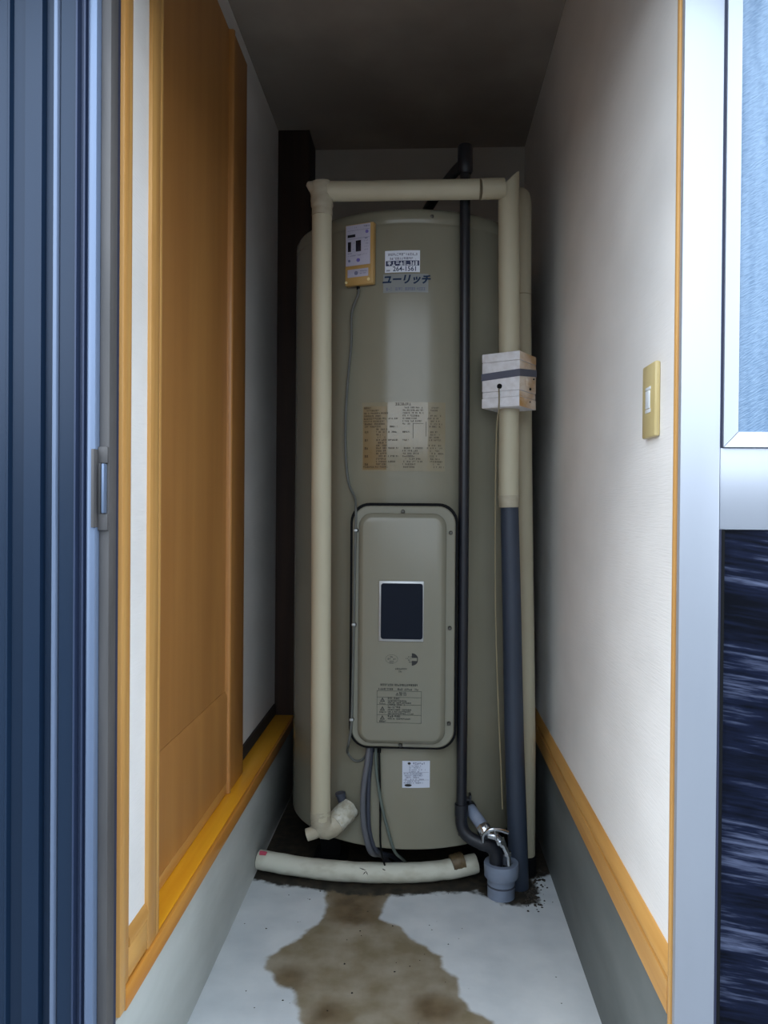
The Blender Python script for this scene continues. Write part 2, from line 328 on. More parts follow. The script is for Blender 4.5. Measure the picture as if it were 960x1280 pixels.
# ------------------------------------------------------------------ the setting
LX, RX = -.468, .371                     # faces of the two concrete plinths
def sdf(px, py, poly):
    d = np.full(px.shape, 1e9); ins = np.zeros(px.shape, bool); n = len(poly)
    for i in range(n):
        ax, ay = poly[i]; bx, by = poly[(i+1) % n]; ex, ey = bx-ax, by-ay
        t = np.clip(((px-ax)*ex+(py-ay)*ey)/(ex*ex+ey*ey+1e-12), 0, 1)
        d = np.minimum(d, np.hypot(px-ax-t*ex, py-ay-t*ey))
        c = ((ay > py) != (by > py)) & (px < (bx-ax)*(py-ay)/(by-ay+1e-12)+ax); ins ^= c
    return np.where(ins, -d, d)
def make_floor():
    xs = np.linspace(-.50, .40, 91); ys = np.linspace(1.0, 2.96, 197)
    X, Y = np.meshgrid(xs, ys); X = X.ravel(); Y = Y.ravel(); nx = len(xs); ny = len(ys)
    V = [(float(a), float(b), 0.) for a, b in zip(X, Y)]
    F = [[j*nx+i, j*nx+i+1, (j+1)*nx+i+1, (j+1)*nx+i] for j in range(ny-1) for i in range(nx-1)]
    o = len(V); V += [(-8, -9, -.004), (8, -9, -.004), (8, 4, -.004), (-8, 4, -.004)]; F.append([o, o+1, o+2, o+3])
    me = bpy.data.meshes.new('floor'); me.from_pydata(V, [], F); me.materials.append(M['floor']); me.materials.append(M['outside'])
    me.polygons[len(F)-1].material_index = 1
    left = [(-.262, 2.088), (-.240, 1.983), (-.258, 1.907), (-.3, 1.834), (-.361, 1.756), (-.345, 1.714), (-.308, 1.659), (-.273, 1.654), (-.262, 1.601), (-.235, 1.538), (-.23, 1.44), (-.19, 1.3), (-.12, 1.22)]
    right = [(-.077, 2.088), (-.106, 1.949), (-.047, 1.91), (-.024, 1.862), (.009, 1.835), (.03, 1.799), (.051, 1.792), (.05, 1.748), (.084, 1.708), (.086, 1.653), (.105, 1.602), (.15, 1.57), (.14, 1.5), (.09, 1.38), (.0, 1.25)]
    poly = left[::-1]+[(-.25, 2.12), (-.08, 2.12)]+right
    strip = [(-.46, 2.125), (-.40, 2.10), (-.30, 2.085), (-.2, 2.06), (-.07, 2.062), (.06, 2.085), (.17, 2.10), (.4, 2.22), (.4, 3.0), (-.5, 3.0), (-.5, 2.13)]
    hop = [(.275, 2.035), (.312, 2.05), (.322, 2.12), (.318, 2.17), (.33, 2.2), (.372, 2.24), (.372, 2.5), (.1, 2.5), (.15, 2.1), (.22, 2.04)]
    s1 = np.minimum(sdf(X, Y, poly), 9)
    deep = np.minimum(sdf(X, Y, [(-.25, 2.12), (-.08, 2.12), (-.11, 2.0), (-.1, 1.93), (-.19, 1.9), (-.23, 1.93), (-.235, 2.0)]),
                      np.minimum(np.hypot(X+.29, (Y-1.69))-.035, np.minimum(np.hypot(X-.03, (Y-1.6))-.05, np.hypot(X+.19, Y-1.57)-.035)))
    s2 = np.minimum(sdf(X, Y, strip)+.004, sdf(X, Y, hop))  # darkened floor: dirt round the drain, and everything under and behind the tank
    for nm, arr in (('stain', s1), ('deep', deep), ('darkmask', s2)):
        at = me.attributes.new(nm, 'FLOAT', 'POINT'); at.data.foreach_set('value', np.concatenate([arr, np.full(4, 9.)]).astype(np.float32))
    ob = bpy.data.objects.new('floor', me); COL.objects.link(ob)
    tag(ob, 'white painted concrete floor with a brown wet stain', 'floor', kind='structure')
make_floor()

struct('wall_left', MB().box(-.70, -.472, 1.15, 1.345, .25, 2.42).box(-.70, -.54, 1.345, 2.95, .25, 2.42), M['wallpaper'], label='white wallpapered wall at left with the wooden sliding door', cat='wall')
struct('wall_right', MB().box(.374, .60, 1.1145, 2.95, .25, 2.42), M['wallpaper'], label='white wallpapered wall at right with the light switch', cat='wall')
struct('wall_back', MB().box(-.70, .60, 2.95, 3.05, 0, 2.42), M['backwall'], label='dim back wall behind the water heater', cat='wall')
struct('wall_blocker', MB().box(-4, 4, -1.8, -1.65, 0, 1.5), M['facade'], label='unseen low grey wall added behind the camera to block low light', cat='wall')  # unseen wall, added so the door fronts get darker towards the ground
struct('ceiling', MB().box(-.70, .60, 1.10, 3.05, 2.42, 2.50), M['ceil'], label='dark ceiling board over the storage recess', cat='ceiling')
struct('wall_front', MB().box(-3.2, 3.2, 1.0, 1.148, 1.89, 3.2).box(-3.2, -.70, 1.15, 1.25, 0, 3.2).box(.60, 3.2, 1.15, 1.25, 0, 3.2), M['facade'], label='outer house wall around the opening', cat='wall')
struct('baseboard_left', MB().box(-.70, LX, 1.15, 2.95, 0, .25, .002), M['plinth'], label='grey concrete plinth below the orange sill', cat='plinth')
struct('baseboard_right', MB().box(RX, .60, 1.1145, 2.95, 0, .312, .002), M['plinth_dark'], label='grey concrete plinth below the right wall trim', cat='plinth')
# wooden trims, left
struct('trim_11', MB().box(-.4695, -.4612, 1.183, 2.78, .2505, .2852, .002), M['rail'], label='wooden edge strip along the front of the orange sill', cat='trim')
struct('trim_12', MB().box(-.4722, -.4708, 1.206, 1.289, .2845, .348), M['shadowgap'], label='dark strip painted as gap shade behind the short left base boards', cat='trim')  # filler strip coloured dark to give the gap its shade
struct('trim_13', MB().box(.3722, .3738, 1.135, 2.93, .350, .372), M['shadowgap'], label='dark strip painted as groove shade between the right base rail and moulding', cat='trim')  # dark filler; the shade of the groove is in its colour
struct('trim_1', MB().box(-.56, -.4698, 1.183, 2.78, .2505, .285, .0005), M['sill'], label='orange varnished wooden sill on the left plinth', cat='trim')
t2 = struct('trim_2', MB().box(-.52, -.466, 1.335, 1.347, .285, 2.42, .002).box(-.52, -.4655, 1.290, 1.333, .285, 2.42, .002), M['wood'], label='vertical wooden casing beside the sliding door', cat='trim')
struct('trim_3', MB().box(-.50, -.461, 1.158, 1.182, .2555, 2.42, .003).box(-.50, -.4655, 1.1822, 1.205, .2853, 2.42, .003), M['wood'], label='vertical wooden corner trim at the left opening', cat='trim')
struct('trim_4', MB().box(-.50, -.4665, 1.206, 1.289, .289, .338, .001), M['wood_h'], label='short lower base board between corner trim and casing', cat='trim')
struct('trim_5', MB().lprism([(-.50, .342), (-.4645, .342), (-.4645, .352), (-.4715, .366), (-.50, .366)], 1.206, 1.289), M['wood_h'], label='short light upper moulding under the white wall strip', cat='trim')
struct('trim_6', MB().box(-.5405, -.533, 2.185, 2.78, .286, .325), M['shadowgap'], label='dark strip between sill and far left wall', cat='trim')
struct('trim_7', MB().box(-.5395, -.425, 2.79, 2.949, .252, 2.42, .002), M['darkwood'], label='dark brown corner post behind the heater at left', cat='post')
# wooden trims, right
struct('trim_8', MB().lprism([(.380, .313), (.3605, .313), (.3605, .3605), (.3715, .3605), (.380, .3605)], 1.135, 2.93), M['wood_h'], label='lower wooden rail along the right wall base', cat='trim')
struct('trim_9', MB().lprism([(.380, .3655), (.3620, .3655), (.3620, .376), (.3725, .394), (.380, .394)], 1.135, 2.93), M['wood_h'], label='upper moulding along the right wall base', cat='trim')
struct('trim_10', MB().box(.3575, .3735, 1.1145, 1.1245, .262, 2.42, .002).box(.3605, .3735, 1.1248, 1.134, .262, 2.42, .002), M['wood'], label='vertical wooden corner trim at the right opening', cat='trim')

# interior wooden sliding door

d1 = bpy.data.objects.new('door_1', None); COL.objects.link(d1); d1.location = (-.53, 1.75, .288); tag(d1, 'brown wooden sliding door in the left wall', 'door', kind='structure')
MB().box(-.538, -.519, 1.349, 2.0, .56, 2.30).build('upper_panel', M['doorwood'], d1)
MB().lprism([(-.538, .318), (-.5125, .318), (-.5125, .546), (-.5188, .5590), (-.538, .5590)], 1.349, 2.0).build('lower_panel', M['doorwood'], d1)
MB().box(-.538, -.513, 1.349, 2.0, .288, .316, .002).build('bottom_rail', M['wood_h'], d1)
b = MB(); pr = [(-.538, 2.001), (-.514, 2.001)]
for i in range(7): a = pi-pi*i/6; pr.append((-.509+.0*i+.004*sin(a), 2.010+.008*cos(a)))
pr += [(-.509, 2.021), (-.509, 2.165), (-.513, 2.172), (-.538, 2.172)]
b.vprism(pr, .287, 2.30).build('stile', M['doorwood'], d1)

# navy ribbed steel sliding door at the far left, with its closing stile
d2 = bpy.data.objects.new('door_2', None); COL.objects.link(d2); d2.location = (-.60, 1.12, 0); tag(d2, 'navy ribbed steel sliding door at the left edge', 'door', kind='structure')
X0 = -.6225
def px2x(p): return -.622+.0012*p
prof = [(-230, 0), (-150, 0), (-148, -.006), (-100, -.006), (-98, .004), (-62, .004), (-60, -.008), (-44, -.008), (-34, 0.002), (6, 0.002), (7.5, .0045), (10, .0045), (12, -.004), (27, -.007), (28.5, .002), (50, .003), (51.5, -.009), (63, -.010), (65, -.010), (72.5, -.010), (73, .001), (91, .001)]
poly = [(px2x(p), 1.104-d) for p, d in prof]; poly += [(poly[-1][0], 1.128), (poly[0][0], 1.128)]
MB().vprism(poly, .012, 1.886).build('ribbed_panel', M['navy'], d2)
prof = [(91.3, .002), (93, .006), (95, .006), (96.5, -.004), (101, -.004), (102, .003), (104, .003), (105, -.003), (107.5, -.003)]
poly = [(px2x(p), 1.104-d) for p, d in prof]; poly += [(poly[-1][0], 1.130), (poly[0][0], 1.130)]
MB().vprism(poly, .012, 1.886).build('stepped_edge_profile', M['steelviolet'], d2)
prof = [(107.8, -.002), (108.6, .004), (110.5, .008), (113, .010), (117, .0105), (120.5, .010), (122, .007)]
poly = [(px2x(p), 1.104-d) for p, d in prof]; poly += [(poly[-1][0], 1.130), (poly[0][0], 1.130)]
MB().vprism(poly, .012, 1.886).build('stile', M['bluealu'], d2)
MB().box(px2x(122.2), px2x(134.5), 1.105, 1.132, .012, 1.886, .001).build('stile_edge', M['greyalu'], d2)
poly = [(-.500, 1.1335), (-.4625, 1.1335), (-.4625, 1.140), (-.4645, 1.142), (-.4645, 1.1495), (-.500, 1.1495)]
MB().vprism(poly, .012, 1.886).build('seal', M['darkgasket'], d2)
MB().vprism([(px2x(61.5), 1.1145), (px2x(63), 1.1045), (px2x(65), 1.1005), (px2x(69), 1.1005), (px2x(71), 1.1035), (px2x(71), 1.1145)], .012, 1.886).build('highlight_bead', M['bluealu2'], d2)  # highlight on the glossy rib, built as a paler strip
h = MB()   # recessed pull: plate with a slot
xa, xb = px2x(118.5), px2x(134.5); zc = 1.074
h.box(xa, px2x(122.5), 1.086, 1.104, zc-.058, zc+.056, .0012)
h.box(px2x(122.5), xb, 1.099, 1.1045, zc+.036, zc+.060, .001).box(px2x(122.5), xb, 1.099, 1.1045, zc-.062, zc-.038, .001)
h.box(px2x(122.5), px2x(126), 1.099, 1.1045, zc-.038, zc+.036, .001)
ph = h.build('pull_handle', M['greyalu'], d2)
MB().box(px2x(129.2), px2x(132.6), 1.092, 1.1035, zc-.037, zc+.035, .001).build('finger_lip', M['bluealu'], ph)
MB().box(px2x(126), px2x(129.2), 1.1035, 1.1048, zc-.038, zc+.036).build('slot', M['darkgasket'], ph)

# white aluminium glazed door at the right edge
d3 = bpy.data.objects.new('door_3', None); COL.objects.link(d3); d3.location = (.6, 1.09, 0); tag(d3, 'white aluminium glazed sliding door at the right edge', 'door', kind='structure')
MB().box(.3600, .4145, 1.0985, 1.111, .012, 1.886, .0012).build('stile', M['whitealu'], d3)
MB().box(.4155, 1.10, 1.1005, 1.112, 1.021, 1.136, .0012).build('mid_rail', M['whitealu'], d3)
g = MB()
g.add([(.4185, 1.096, 1.137), (.4185, 1.096, 1.886), (.4405, 1.102, 1.886), (.4405, 1.102, 1.159), (.4405, 1.110, 1.159), (.4405, 1.110, 1.886), (.4185, 1.110, 1.137), (.4185, 1.110, 1.886)],
      [[0, 1, 2, 3], [3, 2, 5, 4], [0, 6, 7, 1], [6, 4, 5, 7], [1, 7, 5, 2], [0, 3, 4, 6]])
g.build('vertical_glazing_bead', M['whitealu'], d3)
g = MB(); g.add([(.419, 1.096, 1.1365), (1.08, 1.096, 1.1365), (1.08, 1.102, 1.1585), (.441, 1.102, 1.1585), (.419, 1.110, 1.1365), (1.08, 1.110, 1.1365), (1.08, 1.110, 1.1585), (.441, 1.110, 1.1585)],
             [[0, 1, 2, 3], [4, 7, 6, 5], [0, 4, 5, 1], [3, 2, 6, 7], [0, 3, 7, 4], [1, 5, 6, 2]])
g.build('horizontal_glazing_bead', M['whitealu'], d3)
MB().box(.4405, 1.08, 1.1065, 1.1105, 1.159, 1.886).build('frosted_pane', M['frost'], d3)
MB().box(.4147, .4183, 1.100, 1.112, .012, 1.021).box(.4147, .4183, 1.100, 1.112, 1.136, 1.886).build('glazing_gasket', M['darkgasket'], d3)
MB().box(.4185, .4225, 1.099, 1.112, .012, 1.021).build('dark_channel', M['rubber'], d3)
MB().box(.4227, 1.10, 1.1055, 1.1105, .012, 1.0205).build('lower_panel', M['streak'], d3)

# light switch
sw = thing('light_switch', (.374, 1.273, 1.225), 'beige light switch plate with one small white rocker on the right wall', 'switch')
sp = MB(); sp.box(.3645, .3742, 1.238, 1.308, 1.165, 1.285, .0035); sp.build('plate', M['switch'], sw)
MB().box(.3628, .366, 1.262, 1.284, 1.2125, 1.2415, .001).build('rocker', M['rocker'], sw)
MB().box(.3638, .3655, 1.259, 1.287, 1.2055, 1.2115, .0004).build('rocker_frame', M['rocker'], sw); MB().box(.3638, .3655, 1.259, 1.287, 1.2425, 1.2475, .0004).build('rocker_frame', M['rocker'], sw)

# ------------------------------------------------------------------ water heater
CX, CY, TR = -.045, 2.44, .36
def cyl(off):
    def f(u, v): a = u/TR; return (CX+(TR+off)*sin(a), CY-(TR+off)*cos(a), v)
    return f
def deg(a): return rad(a)*TR
wh = thing('water_heater', (CX, CY, 0), 'tall greige cylindrical water heater tank standing in the recess', 'water heater')
ZB, ZT = .118, 1.858
MB().lathe([(0, ZB+.01), (TR-.012, ZB+.01), (TR-.012, ZB), (TR-.002, ZB), (TR, ZB+.004), (TR, .124), (TR, .13), (TR, .6), (TR, 1.2), (TR, ZT-.052), (TR, ZT-.046), (TR-.0015, ZT-.042), (TR-.0015, ZT-.040), (TR, ZT-.037), (TR, ZT-.014), (TR-.004, ZT-.005), (TR-.012, ZT), (TR-.03, ZT-.004), (TR-.12, ZT+.004), (0, ZT+.012)], (CX, CY, 0), 160).build('tank_body', M['tank'], wh)
for a in (-55, 55, 180):
    x, y = CX+.27*sin(rad(a)), CY-.27*cos(rad(a))
    MB().box(x-.03, x+.03, y-.03, y+.03, .012, .13, .003).box(x-.05, x+.05, y-.05, y+.05, 0, .012, .002).build('leg', M['rubber'], wh)
b = MB(); c_ = cyl(.0012)     # vertical seam of the outer jacket and bottom screws
bar(b, deg(29.8), deg(30.3), ZB+.005, ZT-.05, c_); bar(b, deg(-10.2), deg(-9.7), ZB+.005, .40, c_); b.build('jacket_seam', M['tank'], wh)
for a, z in ((-16.5, .148), (25, .15), (-40, 1.835), (10, 1.835), (24, 1.835), (-44, .15)):
    p = cyl(0)(deg(a), z); n = Vector((sin(rad(a)), -cos(rad(a)), 0))
    MB().tube([Vector(p)-n*.002, Vector(p)+n*.0015, Vector(p)+n*.003], [.005, .005, .003], 10).build('jacket_screw', M['screw'], wh)

# access cover
ac_y = 2.068
ac = MB().prism(rrect(.1445, .398, 1.0595, .052, -.051), 2.062, 2.135).build('access_cover', M['rubber'], wh); ac['label'] = 'tall raised cover plate with dark window on the tank front'
def frustum(l1, y1, l2, y2, mb):
    n = len(l1); V = [(x, y1, z) for x, z in l1]+[(x, y2, z) for x, z in l2]
    mb.add(V, [[i, (i+1) % n, (i+1) % n+n, i+n] for i in range(n)], True)
fl = MB(); o1 = rrect(.1375, .405, 1.0515, .047, -.051); o2 = rrect(.1345, .408, 1.0485, .044, -.051)
frustum(o1, 2.064, o1, 2.056, fl); frustum(o1, 2.056, o2, 2.053, fl); fl.add([(x, 2.053, z) for x, z in o2], [list(range(len(o2)))])
fl.build('flange', M['cover'], ac)
rc = MB(); i1 = rrect(.1165, .4165, 1.032, .036, -.0545); i2 = rrect(.1145, .4185, 1.030, .034, -.0545); i3 = rrect(.106, .427, 1.0215, .026, -.0545); i4 = rrect(.103, .430, 1.0185, .023, -.0545)
frustum(i1, 2.053, i1, 2.048, rc); frustum(i1, 2.048, i2, 2.045, rc); frustum(i2, 2.045, i3, 2.0355, rc); frustum(i3, 2.0355, i4, 2.0345, rc)
rc.add([(x, 2.0345, z) for x, z in i4], [list(range(len(i4)))]); rc.build('raised_panel', M['cover'], ac)
sc = []
for x, z in ((-.178, .985), (-.181, .733), (-.186, .478), (.074, .981), (.073, .727), (.073, .472), (-.054, 1.037), (-.056, .411)):
    m_ = MB().tube([(x, 2.054, z), (x, 2.050, z), (x, 2.047, z)], [.0055, .0055, .0035], 12)
    m_.box(x-.004, x+.004, 2.0462, 2.048, z-.0007, z+.0007); m_.build('screw', M['screw'], ac)
yw = 2.0345
w = MB().box(-.1155, .0035, yw-.0035, yw+.001, .6925, .8525, .0015).build('window_frame', M['silverframe'], ac)
w2 = MB(); w2.prism(rrect(.0555, .6985, .8465, .007, -.0545, 4), yw-.0042, yw-.002); w2.build('dark_window', M['coverwin'], ac)
def flat(y): return lambda u, v: (u, y, v)
yp = yw-.0006; fp = flat(yp)
pm = MB()   # printed emblems under the window
cxr, czr, rr_ = .006-.031, .645, .0165
V = [(cxr+.004, yp, czr)]
for q in range(25):
    a = -pi/2+pi*q/24; V.append((cxr-.002+rr_*1.02*cos(a), yp, czr+rr_*sin(a)))
up = [v for v in V[1:] if v[2] > czr+.0035]; lo = [v for v in V[1:] if v[2] < czr-.0035]
pm.add(up+[(cxr-.002, yp, czr+.0038)], [list(range(len(up)+1))]); pm.add(lo+[(cxr-.002, yp, czr-.0038)], [list(range(len(lo)+1))])
for q in range(8):
    a0 = -.5+q*.125; a1 = a0+.1
    V = [(cxr-.002+rr_*cos(a0), yp, czr+rr_*sin(a0)), (cxr-.002+rr_*cos(a1), yp, czr+rr_*sin(a1)), (cxr-.002+(rr_-.003)*cos(a1), yp, czr+(rr_-.003)*sin(a1)), (cxr-.002+(rr_-.003)*cos(a0), yp, czr+(rr_-.003)*sin(a0))]
    pm.add(V, [[0, 1, 2, 3]])
for k, (du0, dv) in enumerate(((-.012, .007), (-.018, .0022), (-.012, -.002), (-.010, -.007))): scribble(pm, cxr+du0, cxr-.003, czr+dv, .0028, fp, k+11)
cxl = -.0805
for q in range(28):
    a0 = 2*pi*q/28; a1 = a0+2*pi/28*.8
    for r1 in (1.,):
        V = [(cxl+.0165*cos(a), yp, czr+.012*sin(a)) for a in (a0, a1)]+[(cxl+.0158*cos(a), yp, czr+.0113*sin(a)) for a in (a1, a0)]
        pm.add(V, [[0, 1, 2, 3]])
scribble(pm, cxl-.004, cxl+.003, czr+.006, .003, fp, 21); scribble(pm, cxl-.011, cxl+.010, czr+.0005, .004, fp, 22); bar(pm, cxl-.006, cxl+.006, czr-.0065, czr-.0053, fp); bar(pm, cxl-.006, cxl+.005, czr-.0105, czr-.0095, fp)
scribble(pm, -.071, -.041, .6195, .004, fp, 23, .95); scribble(pm, -.062, -.053, .6125, .004, fp, 24, .95)
pm.build('printed_emblems', M['inkblack'], ac)
wp = MB()   # warning print
scribble(wp, -.110, -.012, .5765, .0052, fp, 31, .95); scribble(wp, -.115, -.008, .5652, .0048, fp, 32, .95)
for z in (.560, .5435, .5235, .4965, .4755): bar(wp, -.119, -.0005, z-.0004, z+.0004, fp)
bar(wp, -.119, -.1182, .4755, .560, fp); bar(wp, -.0013, -.0005, .4755, .560, fp)
put_text(wp, '警告', -.050, .552, .011, fp)
def tri(cx, cz, s):
    P = [(cx-s, cz-s*.8), (cx+s, cz-s*.8), (cx, cz+s*.95)]; Q = [(cx-s*.62, cz-s*.55), (cx+s*.62, cz-s*.55), (cx, cz+s*.5)]
    V = [fp(*p) for p in P]+[fp(*q) for q in Q]; wp.add(V, [[0, 1, 4, 3], [1, 2, 5, 4], [2, 0, 3, 5]]); bar(wp, cx-s*.1, cx+s*.1, cz-s*.35, cz+s*.25, fp)
tri(-.065, .552, .0045)
for k, z in enumerate((.5365, .513, .489)):
    tri(-.104, z, .0065); scribble(wp, -.112, -.096, z-.0095, .0042, fp, 40+k, .95)
    scribble(wp, -.090, -.058, z+.004, .0048, fp, 50+k, 1.)
    for j, l in enumerate(((.05, .062, .045), (.062, .060, .068), (.06,))[k]): scribble(wp, -.090, -.090+l, z-.0025-j*.0052, .0036, fp, 60+k*5+j, .95)
wp.build('printed_warning', M['inkblack'], ac)

# stickers on the tank
def patch(name, a0, a1, z0, z1, m, parent, off=.0008):
    b = MB(); bar(b, deg(a0), deg(a1), z0, z1, cyl(off)); return b.build(name, m, parent, fix=False)
st = patch('service_sticker', -10.2, 4.9, 1.683, 1.742, M['whitelabel'], wh, .0012); st['label'] = 'small white service sticker with a phone number'
c2 = cyl(.0018); b = MB(); uc = deg(-2.6)
scribble(b, deg(-8.8), deg(3.6), 1.7315, .0062, c2, 3, 1.); scribble(b, deg(-8.0), deg(3.2), 1.7205, .0058, c2, 4, .85)
b.build('small_print', M['inkgrey'], st)
b = MB(); bar(b, deg(-9.8), deg(4.6), 1.7005, 1.7145, c2); b.build('navy_band', M['inknavy'], st)
c3 = cyl(.0024); b = MB(); scribble(b, deg(-9), deg(4), 1.7073, .0105, c3, 15, 1.); b.build('band_lettering', M['whitelabel'], st)
b = MB(); put_text(b, '264-1561', deg(-1.5), 1.6918, .0175, c2, .98, bold=.0003); scribble(b, deg(-9.6), deg(-8), 1.6885, .004, c2, 9); b.build('phone_number', M['inknavy'], st)
lg = patch('maker_emblem', -10.9, 8.6, 1.629, 1.679, M['filmgrey'], wh); lg['label'] = 'grey film emblem with slanted blue lettering'
b = MB(); put_text(b, 'ユーリッチ', deg(-1.0), 1.6625, .0265, c2, .99, .22, bold=.0011); b.build('lettering', M['inkblue'], lg)
b = MB()
for a0, a1 in ((-9.6, -7), (-5.6, -2.6), (-1.4, 2.6), (3.6, 7.2)): scribble(b, deg(a0), deg(a1), 1.6385, .0075, c2, int(a1*10)+100, 1.)
b.build('small_print', M['inkgrey'], lg)
il = patch('instruction_label', -20.1, 16.6, 1.146, 1.333, M['film'], wh); il['label'] = 'large faded instruction label with brown tinted left side'
b = MB(); bar(b, deg(-19.6), deg(-9), 1.150, 1.322, cyl(.0012)); b.build('brown_tint', M['stainbrown'], il, fix=False)
b = MB(); scribble(b, deg(-5.2), deg(1.6), 1.3275, .0065, c2, 77, 1.)
rows = [1.318-.0073*i for i in range(23)]
for i, z in enumerate(rows):
    rnd = random.Random(i)
    if i in (0, 4, 6): scribble(b, deg(-19.3), deg(-9.2 if i else -15.5), z, .0048, c2, 200+i, .95)
    elif i in (1, 2, 3, 5, 7, 22): scribble(b, deg(-19.3), deg(rnd.uniform(-13, -8)), z, .004, c2, 230+i, .85)
    else:
        if i % 3 == 0: scribble(b, deg(-18.8), deg(-17.2), z, .006, c2, 260+i, 1.)
        scribble(b, deg(-13.5), deg(-9), z, .0042, c2, 290+i, .75)
    if i in (4, 7, 9, 12, 15, 18, 20): scribble(b, deg(-8.2), deg(-4.2), z, .004, c2, 320+i, .8)
    if i < 6 or i > 14: scribble(b, deg(-2), deg(rnd.uniform(3, 7)), z, .004, c2, 350+i, .8)
    elif i % 3 == 0: scribble(b, deg(-2), deg(1), z, .004, c2, 380+i, .8)
    if i not in (8, 13): scribble(b, deg(8.5+rnd.uniform(0, 2)), deg(rnd.uniform(12, 16)), z, .004, c2, 410+i, .62)
bar(b, deg(2.4), deg(2.6), 1.235, 1.275, c2); bar(b, deg(2.4), deg(7), 1.2745, 1.2755, c2); bar(b, deg(8), deg(8.2), 1.24, 1.28, c2)
b.build('small_print', M['inkbrown'], il)
sl = patch('rating_label', -.95, 10.95, .287, .360, M['speclabel'], wh, .0012); sl['label'] = 'small white rating label near the tank foot'
b = MB(); scribble(b, deg(3.6), deg(8.6), .3535, .0055, c2, 500, 1.)
for i, z in enumerate((.3465, .342, .336, .331, .3255, .3205, .3155, .310, .305, .3005)): scribble(b, deg(-.3 if i > 3 else 2), deg(random.uniform(6, 10.4)), z, .0032, c2, 510+i, .7)
bar(b, deg(-.5), deg(10.5), .3284, .3290, c2); bar(b, deg(-.5), deg(10.5), .3078, .3084, c2); b.build('small_print', M['inkgrey'], sl)
b = MB(); V = []
for q in range(20): a = 2*pi*q/20; V.append(c2(deg(2.0)+.0042*cos(a), .3535+.0034*sin(a)))
b.add(V, [list(range(20))]); b.build('black_oval_mark', M['inkblack'], sl); b = MB(); V = []
for q in range(20): a = 2*pi*q/20; V.append(c2(deg(1.6)+.0098*cos(a), .294+.0036*sin(a)))
b.add(V, [list(range(20))]); b.build('black_oval_mark', M['inkblack'], sl)
# dark cable entry under the cover
b = MB(); c5 = cyl(.001); bar(b, deg(-17.2), deg(-10.3), .378, .405, c5); b.build('cable_entry', M['rubber'], wh, fix=False)

# ------------------------------------------------------------------ remote controller hung on the tank
A = rad(-20.7); n_ = Vector((sin(A), -cos(A), 0)); t_ = Vector((cos(A), sin(A), 0)); z_ = Vector((0, 0, 1))
rcpos = Vector((CX, CY, 0))+n_*(TR+.003)+Vector((0, 0, 1.7345))
rt = thing('remote_controller', rcpos, 'yellowed remote control panel with dark displays hung on the tank', 'control panel')
Mx = Matrix((( t_.x, -n_.x, 0, rcpos.x), (t_.y, -n_.y, 0, rcpos.y), (0, 0, 1, rcpos.z), (0, 0, 0, 1)))   # local x along the wall, local y into the tank
def rbox(x0, x1, d0, d1, z0, z1, bev=0.): return MB().box(x0, x1, -d1, -d0, z0, z1, bev, 0, Mx)
rbox(-.0425, .0425, 0, .018, -.083, .083, .0035).build('case', M['rcase'], rt)
fpz = rbox(-.0395, .0335, .0178, .0192, -.030, .080, .0006).build('faceplate', M['rface'], rt)
rbox(-.0405, .0360, .0178, .0200, -.077, -.0345, .001).build('flip_cover', M['rcase'], rt)
rbox(-.033, .029, .0198, .0206, -.062, -.0405, .0004).build('cover_label', M['rface'], rt)
rbox(-.034, -.011, .019, .0200, .047, .0545, .0003).build('display', M['rdark'], rt)
rbox(-.033, -.0235, .019, .0200, .0085, .035, .0003).build('display', M['rdark'], rt)
rbox(-.009, .0065, .019, .0200, .007, .037, .0003).build('display', M['rdark'], rt)
def disc(x, z, r, d, name, m):
    V = [Mx @ Vector((x, -d, z)) for x, d, z in [(x, .0188, z), (x, d, z)]]
    MB().tube([V[0], V[1]], r, 14).build(name, m, rt)
disc(.024, .058, .0046, .0205, 'button', M['rbutton']); disc(-.0015, -.0165, .0052, .0205, 'button', M['rbutton']); disc(-.0285, -.0165, .0034, .0205, 'button', M['rgrey']); disc(-.007, -.0515, .0055, .0212, 'button', M['rgrey'])
disc(-.037, -.0745, .0038, .0212, 'cover_tab', M['cream']); disc(.030, -.0715, .0042, .0212, 'cover_tab', M['cream'])
b = MB(); rp = lambda u, v: Mx @ Vector((u, -.0196, v))
scribble(b, .014, .031, .0735, .0042, rp, 600, 1.); scribble(b, -.013, -.007, .0725, .0026, rp, 601)
bar(b, -.034, .031, .0648, .0655, rp); bar(b, -.034, .031, .0423, .0432, rp); bar(b, .018, .026, .0395, .0418, rp)
for i, z in enumerate((.034, .026, .018, .010)): scribble(b, .016, .028, z, .0024, rp, 610+i); scribble(b, -.020, -.013, z-.003, .002, rp, 620+i, .5)
scribble(b, -.033, -.021, .0035, .003, rp, 630, 1.); scribble(b, -.033, .012, -.003, .0026, rp, 631, .8); scribble(b, .012, .028, -.0015, .002, rp, 632, .6)
b.build('printing', M['inkgrey'], rt); b = MB()
scribble(b, .004, .027, -.0475, .0026, lambda u, v: Mx @ Vector((u, -.0212, v)), 633, .9); scribble(b, .004, .022, -.0535, .0024, lambda u, v: Mx @ Vector((u, -.0212, v)), 634, .9)
b.build('printing', M['inkgrey'], rt)
